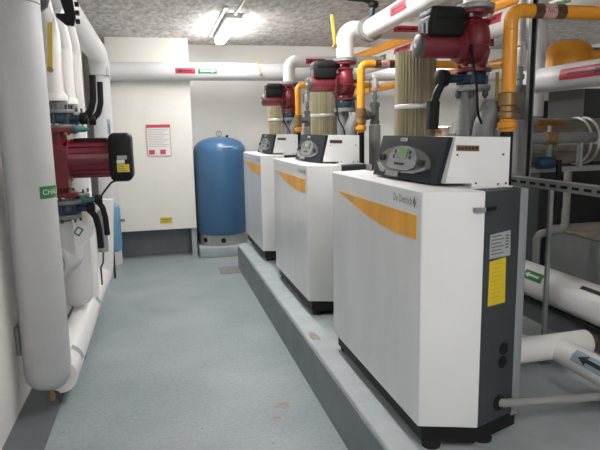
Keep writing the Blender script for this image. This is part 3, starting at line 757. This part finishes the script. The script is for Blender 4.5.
# black valve levers at the left header
t = thing('header_valve', 'black valve with toothed lever hanging at the left ceiling header', 'valve', (-.48, 3.85, 2.3))
part('body', MB().lathe((-.615,3.68,2.42), (0,0,-1), [(.06,0),(.062,.02),(.062,.06),(.05,.10),(.02,.125),(0,.13)], 28), 'capgrey', t)
part('stem', MB().cyl((-.60,3.70,2.40), (-.50,3.86,2.42), .018, 12), 'capgrey', t)
lv = MB()
lv.prism([(-.53,3.86,2.44),(-.455,3.86,2.44),(-.44,3.86,2.30),(-.455,3.86,2.25),(-.50,3.86,2.255),(-.55,3.86,2.30),(-.55,3.86,2.32),(-.50,3.86,2.32)], (0,.035,0))
part('lever', lv, 'black', t, 'black lever')
for k in range(4): part('tooth', MB().box(-.441,-.418,3.86,3.89,2.265+k*.05,2.29+k*.05), 'black', t)

# left pump (motor towards the aisle)
P = V((-.62, 4.0, 1.2))
t = thing('circulator_pump', 'large red circulator pump with black end box on the left wall', 'pump', P)
v = MB()
v.lathe(P+V((-.07,0,.20)), (1,0,0), [(.06,0),(.12,.008),(.15,.03),(.155,.06),(.15,.09),(.125,.12),(.10,.14)], 36)
v.tube([P+V((0,0,.02)), P+V((0,0,.10))], .055, 20); v.tube([P+V((0,0,.32)), P+V((0,0,.43))], .055, 20)
v.obox(P+V((.03,-.08,.20)), (1,0,0), (0,1,0), (0,0,1), .035, .075, .13)
part('volute', v, 'red', t)
for z in (0, .415):
    fo = part('flange', MB().lathe(P+V((0,0,z)), (0,0,1), [(.095,0),(.10,.004),(.10,.026),(.095,.03)], 28), 'red', t)
    for k in range(4):
        a = PI/4+k*PI/2; part('bolt', MB().lathe(P+V((.08*math.cos(a), .08*math.sin(a), z-.02)), (0,0,1), [(.012,0),(.012,.07)], 6, smooth=False), 'brass', fo)
mo = MB(); mo.lathe(P+V((.06,0,.245)), (1,0,0), [(.125,0),(.118,.02),(.118,.25),(.112,.262)], 36)
for k in range(18):
    a = 2*PI*k/18; c = P+V((.19,.12*math.cos(a),.245+.12*math.sin(a)))
    mo.obox(c, (1,0,0), (0,math.cos(a),math.sin(a)), (0,-math.sin(a),math.cos(a)), .115, .007, .005)
part('motor', mo, 'red', t, 'ribbed red motor')
part('junction_plate', MB().box(P.x+.10,P.x+.30,3.93,4.07,P.z+.355,P.z+.375,.006), 'black', t)
eb = MB().box(P.x+.315,P.x+.455,3.84,4.16,P.z+.095,P.z+.405,.035,3)
eo = part('control_box', eb, 'black', t, 'black control box')
eb2 = MB().box(P.x+.345,P.x+.435,3.834,3.842,P.z+.125,P.z+.37,.003)
part('box_face', eb2, 'black', eo)
lb = MB().box(P.x+.365,P.x+.425,3.830,3.8335,P.z+.238,P.z+.262); part('grey_label', lb, 'ratinggrey', eo, 'grey label')
part('white_label', MB().box(P.x+.362,P.x+.41,3.830,3.8335,P.z+.212,P.z+.236), 'labelwhite', eo)
part('yellow_label', MB().box(P.x+.362,P.x+.437,3.830,3.8335,P.z+.158,P.z+.208), 'yellowlabel', eo, 'yellow label')
yl = MB()
for k in range(3): yl.box(P.x+.37,P.x+.42-.008*k,3.8290,3.8298,P.z+.166+k*.013,P.z+.170+k*.013)
part('label_print', yl, 'inkgrey', eo)
part('cable', MB().tube([P+V((.36,-.03,.10)), P+V((.31,-.03,.085)), P+V((.24,-.03,.0)), P+V((.24,-.03,-.06))], .006, 8, .05), 'rubber', t)

# valves above and below the left pump, on two risers
def wafer(y, z, up, label):
    t = thing('butterfly_valve', label, 'valve', (-.60, y, z), 'blue butterfly valves around the left pump')
    part('body', MB().lathe((-.60,y,z-.03), (0,0,1), [(.07,0),(.075,.006),(.075,.054),(.07,.06)], 26), 'blue', t, 'dark blue valve body')
    for zz in (z-.062, z+.032): part('flange', MB().lathe((-.60,y,zz), (0,0,1), [(.086,0),(.09,.004),(.09,.022),(.086,.026)], 26), 'iron', t)
    part('neck', MB().cyl((-.54,y-.01,z), (-.46,y-.02,z), .022, 14), 'blue', t)
    s = 1 if up else -1
    hd = MB().lathe((-.475,y-.02,z), (1,0,0), [(.03,0),(.038,.01),(.038,.04),(.03,.05)], 18)
    hd.tube([(-.45,y-.02,z),(-.405,y-.02,z+s*.05),(-.385,y-.02,z+s*.12),(-.38,y-.02,z+s*.27)] if up else [(-.465,y-.02,z),(-.425,y-.02,z-.06),(-.41,y-.02,z-.14),(-.405,y-.02,z-.27)], .021, 12, .06)
    part('lever', hd, 'black', t, 'black lever')
    for k in range(6):
        a = k*PI/3+.2; part('stud', MB().lathe((-.60+.078*math.cos(a), y+.078*math.sin(a), z-.085), (0,0,1), [(.008,0),(.008,.17)], 6, smooth=False), 'darkiron', t)
    if up: part('fitting', MB().lathe((-.60,y,z+.055), (0,0,1), [(.055,0),(.055,.05)], 20), 'iron', t)
wafer(4.0, 1.70, True, 'blue valve with raised black lever above the left red pump')
wafer(4.5, 1.70, True, 'blue valve with raised black lever behind the upper left pump valve')
wafer(4.0, 1.12, False, 'blue valve with hanging black lever below the left red pump')
wafer(4.5, 1.12, False, 'blue valve with hanging black lever behind the lower left pump valve')
for y, z, l in ((4.15,1.63,'above'),(4.15,1.17,'below')):
    t = thing('sensor_fitting', 'small teal fitting %s the red motor on the left' % l, 'fitting', (-.50,y,z))
    part('body', MB().lathe((-.56,y-.1,z), (1,0,0), [(.018,0),(.026,.01),(.026,.05),(.016,.06),(.016,.10),(.008,.13)], 14), 'teal', t)
    part('sleeve', MB().cyl((-.52,y-.1,z), (-.52,y-.1,z+.03), .012, 10), 'teal', t)
# pipework below the left pump
t = thing('pump_outlet_pipe', 'grey pipe with round capped tee under the left red pump', 'pipe', (-.64,4.0,.6))
part('vertical_jacket', MB().tube([(-.648,4.03,1.04),(-.648,4.05,.76)], .072, 28), 'pipegrey', t)
part('tee_jacket', MB().lathe((-.655,4.20,.775), (-.22,-1,0), [(.112,0),(.112,.24)], 44), 'pipegrey', t)
part('cap_groove', MB().torus((-.7158,3.924,.775), (-.22,-1,0), .088, .004, 36, 6), 'flange', t)
part('tee_cap', MB().lathe((-.7065,3.966,.775), (-.22,-1,0), [(.118,0),(.118,.035),(.110,.042)], 44, smooth=False), 'pipegrey', t, 'round flat end cap')
t = thing('drop_pipe', 'grey vertical pipe with rounded closed end behind the capped tee', 'pipe', (-.665,4.6,.30))
part('jacket', MB().lathe((-.672,4.62,.285), (0,0,1), [(0,0),(.05,.006),(.09,.026),(.112,.06),(.12,.11),(.12,.62),(.11,.64)], 36), 'pipegrey', t)
t = thing('branch_pipe', 'slanted white pipe with small green label below the left pump valves', 'pipe', (-.60,4.32,.80))
part('jacket', MB().tube([(-.645,4.26,.80),(-.530,4.33,.965),(-.530,4.35,1.06)], .075, 28, .08), 'pipewhite', t)
dv = (V((-.530,4.33,.965))-V((-.645,4.26,.80))).normalized()
part('pipe_label', MB().wraprect((-.575,4.303,.90), dv, (-.05,-1,.3), .075, -.03, .03, -.024, .024, .003, 4), 'labelgreen', t, 'green label')
part('label_arrow', MB().wraprect((-.575,4.303,.90), dv, (-.05,-1,.3), .075, -.019, .019, -.013, .013, .0045, 3), 'labelwhite', t)
t = thing('balancing_valve', 'grey cylindrical valve body hanging beside the black levers', 'valve', (-.47,4.7,.68))
part('body', MB().lathe((-.465,4.7,.68), (0,0,1), [(.03,0),(.042,.006),(.042,.33),(.03,.34)], 22), 'flange', t)
part('impulse_tube', MB().tube([(-.465,4.7,.68),(-.47,4.68,.60),(-.49,4.68,.56),(-.49,4.68,.42)], .007, 8, .03), 'darkiron', t)
t = thing('small_vessel', 'small light blue vessel standing behind the white riser at left', 'tank', (-.505,6.6,.29))
part('body', MB().lathe((-.515,6.6,.30), (0,0,1), [(0,0),(.04,.006),(.066,.03),(.07,.06),(.07,.48),(.06,.52),(.03,.545),(0,.55)], 26), 'bluevessel', t)
part('stand', MB().box(-.56,-.535,6.58,6.61,0,.305), 'duct', t)
part('gauge', MB().box(-.45,-.40,6.55,6.58,.64,.67), 'iron', t)
solo('wall_bracket', MB().box(-.87,-.845,3.5,3.6,.33,.50,.004), 'iron', 'small dark bracket on the left wall behind the thick grey pipe', 'bracket', (-.86,3.55,.33))

# ------------------------------------------------------------------ right side
sp = pipe('supply_pipe', 'grey insulated pipe with red arrow label at the right edge', [(2.10,3.05,1.85),(2.10,.9,1.85)], .066, 'pipegrey', 0)
arrow_label(sp, (2.10,2.47,1.85), (0,1,0), (-1,-.12,.10), .066, .36, .055, 'labelred', flip=-1)
t = thing('vertical_duct', 'light grey vertical pipe right of the steel post', 'pipe', (2.30,3.20,1.2))
part('jacket', MB().cyl((2.30,3.20,1.66), (2.30,3.20,H_C), .045, 24), 'pipegrey', t)
gv = thing('gas_filter', 'round orange gas filter vessel at the top right behind orange pipe', 'vessel', (2.62,3.22,1.97))
gm = MB().lathe((2.55,3.25,1.88), (0,0,1), [(.15,0),(.15,.15),(.14,.19),(.11,.225),(.06,.245),(0,.25)], 36)
part('body', gm, 'gas', gv)
part('bracket', MB().box(2.66,3.0,3.56,3.60,2.0,2.03), 'strut', gv)
part('bracket_arm', MB().box(2.58,2.70,3.36,3.60,2.0,2.03), 'strut', gv)
part('inlet', MB().tube([(2.62,3.13,2.02),(2.74,3.0,2.04),(3.0,2.9,2.05)], .028, 16, .05), 'gas', gv)
part('flange', MB().lathe((2.66,3.085,2.027), (.12,-.13,.02), [(.04,0),(.04,.025)], 18), 'gas', gv)
solo('wall_bracket', MB().box(2.95,3.6,3.6,3.64,2.10,2.14), 'ductlite', 'grey steel bracket behind the orange gas filter', 'bracket', (3.2,3.6,2.1))
t = thing('steel_post', 'slim grey strut post right of the nearest gas pipe', 'post', (1.83,2.60,1.3))
po = MB().box(1.826,1.829,2.603,2.625,1.28,H_C); po2 = MB().box(1.855,1.858,2.603,2.625,1.28,H_C)
part('web', MB().box(1.826,1.858,2.625,2.628,1.28,H_C), 'postdark', t)
part('side_lip', po, 'postdark', t); part('side_lip', po2, 'strut', t)
part('channel_slot', MB().box(1.8295,1.8545,2.612,2.6245,1.29,H_C-.01), 'black', t, 'dark slot of the channel')
t = thing('strut_rail', 'perforated grey strut rail running to the right edge at boiler height', 'rail', (1.78,1.8,1.30))
ra = MB(); X = 1.78
ra.box(X-.0205,X-.0165,.8,2.66,1.304,1.345); ra.box(X-.0165,X+.0205,.8,2.66,1.340,1.345); part('top_face', MB().box(X-.0205,X+.0205,.8,2.66,1.3455,1.3475), 'band', t, 'bright top face')
part('channel', ra, 'strut', t)
for k in range(24): part('slot', MB().box(X-.0212,X-.0204,.85+k*.075,.895+k*.075,1.318,1.331), 'black', t)
part('end_bracket', MB().box(1.66,1.83,2.63,2.66,1.31,1.36,.004), 'flange', t)
t = thing('support_leg', 'thin grey steel leg standing before the thick white pipe', 'post', (2.03,2.66,.29))
part('tube', MB().box(2.020,2.042,2.650,2.672,.297,1.30,.003), 'strut', t)
part('foot_plate', MB().box(2.0,2.06,2.63,2.69,.29,.297), 'strut', t)
part('clamp', MB().box(2.045,2.095,2.64,2.70,1.15,1.27,.012), 'rubber', t, 'black rubber clamp')
solo('cross_rail', MB().box(2.0,3.8,3.02,3.055,1.322,1.352), 'strut', 'horizontal grey rail under the foil flue at the right', 'rail', (2.6,3.03,1.32))
# condensate pipe with brass fitting and blue valve
t = thing('drain_pipe', 'small grey pipe with brass fitting in front of the foil flue', 'pipe', (2.1,2.95,1.52))
part('tube', MB().tube([(1.92,2.98,1.525),(2.55,2.98,1.525)], .032, 18), 'iron', t)
part('brass_fitting', MB().lathe((2.20,2.98,1.525), (1,0,0), [(.034,0),(.042,.01),(.038,.03),(.042,.05),(.042,.075),(.034,.085)], 10, smooth=False), 'brass', t, 'brass fitting')
part('bracket', MB().box(2.45,2.47,2.97,3.0,1.352,1.50), 'strut', t)
part('stem', MB().cyl((2.24,2.98,1.54), (2.24,2.98,1.60), .012, 10), 'flange', t)
part('branch', MB().cyl((2.245,2.98,1.51), (2.245,2.98,1.37), .018, 12), 'iron', t)
part('valve_body', MB().lathe((2.15,2.965,1.385), (1,0,0), [(.025,0),(.036,.012),(.036,.11),(.025,.12)], 18), 'blue', t, 'dark blue valve body')
part('valve_handle', MB().box(2.275,2.305,2.935,2.955,1.29,1.40,.006), 'black', t, 'black handle')
# grey mid shapes behind
solo('control_cabinet', MB().box(3.05,3.85,4.15,4.6,.29,1.80,.008), 'duct', 'tall dark grey sheet metal cabinet behind the foil flue', 'cabinet', (3.4,4.4,.29))
solo('lower_cabinet', MB().box(3.95,5.4,4.3,4.8,.29,1.72,.008), 'ductlite', 'mid grey cabinet right of the dark cabinet', 'cabinet', (4.6,4.5,.29))
solo('air_duct', MB().prism([(3.02,4.05,1.62),(6.0,4.05,1.62),(6.0,4.05,1.86),(3.02,4.05,1.86)], (0,-.4,0)), 'duct', 'grey air duct above the foil flue at the right', 'duct', (4,3.8,1.66))
t = thing('concrete_block', 'long low grey concrete block with dusty top behind the white pipe', 'block', (3.4,2.4,.29))
part('body', MB().box(2.94,5.0,.8,3.85,.29,.80,.01), 'conc', t)
part('top_slab', MB().box(2.93,5.0,.79,3.85,.80,.835,.008), 'concrete', t, 'dusty brown top')
solo('wall_conduit', MB().tube([(2.515,3.42,.29),(2.515,3.42,.86),(2.735,3.42,.885),(2.735,3.42,1.32)], .026, 16, .05), 'pvc', 'thin grey pipe with two bends behind the support leg', 'pipe', (2.6,3.42,.62))
wp = pipe('return_pipe', 'thick white insulated pipe with green label, low at the right', [(2.15,4.2,.685),(2.15,.8,.685)], .10, 'pipewhite', 0)
arrow_label(wp, (2.15,2.83,.685), (0,1,0), (-.8,-.2,.55), .10, .17, .055, 'labelgreen', ink='labelwhite')
part('black_mark', MB().wraprect((2.15,2.25,.685), (0,1,0), (-.6,-.1,.9), .10, -.22, .22, -.012, .012, .002, 4), 'labelblack', wp, 'black arrow mark')
for y in (1.4, 3.85):
    solo('pipe_support', MB().box(2.10,2.20,y-.02,y+.02,.29,.46), 'iron', 'dark stand under the channel below the thick white pipe, %s one' % ('nearer' if y < 2 else 'farther'), 'stand', (2.15,y,.29))
solo('floor_cable', MB().tube([(2.09,4.1,.583),(2.09,.8,.583)], .008, 8), 'rubber', 'thin black cable running beneath the thick white pipe', 'cable', (2.05,2.4,.59))
solo('cable_tray', MB().box(2.105,2.24,.8,4.2,.46,.575), 'ductlite', 'grey channel beneath the thick white pipe', 'channel', (2.16,2.4,.46))
t = thing('boiler_outlet_pipe', 'white insulated tee pipe from the nearest boiler with blue arrow label', 'pipe', (1.8,2.35,.47))
part('jacket', MB().tube([(1.488,2.36,.51),(2.05,2.36,.515)], .063, 28), 'pipewhite', t)
part('branch', MB().tube([(1.875,2.37,.505),(1.875,.9,.505)], .063, 28), 'pipewhite', t)
part('pipe_label', MB().wraprect((1.875,2.02,.505), (0,1,0), (-.75,-.1,.62), .063, -.16, .16, -.03, .03, .002), 'labelblue', t, 'blue pipe label')
ar = MB(); ar.wraprect((1.875,2.02,.505), (0,1,0), (-.75,-.1,.62), .063, -.17, .07, -.009, .009, .0035, 3)
for k in range(4): ar.wraprect((1.875,2.02,.505), (0,1,0), (-.75,-.1,.62), .063, .07+k*.012, .082+k*.012, -.022*(1-k/4), .022*(1-k/4), .0035, 3)
part('arrow', ar, 'labelblack', t)
part('brass_end', MB().lathe((2.05,2.36,.515), (1,0,0), [(.03,0),(.04,.008),(.04,.035),(.03,.04),(.03,.05)], 14), 'brass', t, 'brass end fitting')
part('stand', MB().box(1.84,1.88,1.58,1.62,.29,.45), 'iron', t)
solo('condensate_pipe', MB().tube([(1.318,2.03,.465),(1.33,1.985,.463),(1.92,1.99,.418),(2.9,2.0,.418)], .018, 16, .025), 'pvc', 'thin grey plastic pipe leaving the nearest boiler low at its side', 'pipe', (1.33,2.0,.463))

# ------------------------------------------------------------------ camera
yaw, pitch, roll, F = math.radians(13.6077), math.radians(9.35087), math.radians(1.06695), 575.653
f = V((math.sin(yaw)*math.cos(pitch), math.cos(yaw)*math.cos(pitch), -math.sin(pitch)))
r = V((math.cos(yaw), -math.sin(yaw), 0)); d = f.cross(r)
c, s = math.cos(roll), math.sin(roll)
rr = r*c + d*s; dd = -r*s + d*c
cam = bpy.data.cameras.new('camera'); co = bpy.data.objects.new('camera', cam); COL.objects.link(co)
cam.sensor_fit = 'HORIZONTAL'; cam.sensor_width = 36; cam.lens = 36*F/600; cam.clip_start = .02
co.matrix_world = Matrix(((rr.x, -dd.x, -f.x, 0), (rr.y, -dd.y, -f.y, 0), (rr.z, -dd.z, -f.z, 1.6), (0, 0, 0, 1)))
scene.camera = co
w = bpy.data.worlds.new('world'); scene.world = w; w.use_nodes = True
w.node_tree.nodes['Background'].inputs['Color'].default_value = (.02, .02, .022, 1)
vs = scene.view_settings
scene.display_settings.display_device = 'sRGB'
vs.view_transform = 'Standard'; vs.look = 'None'; vs.gamma = 1; vs.use_curve_mapping = False; vs.exposure = 1.0
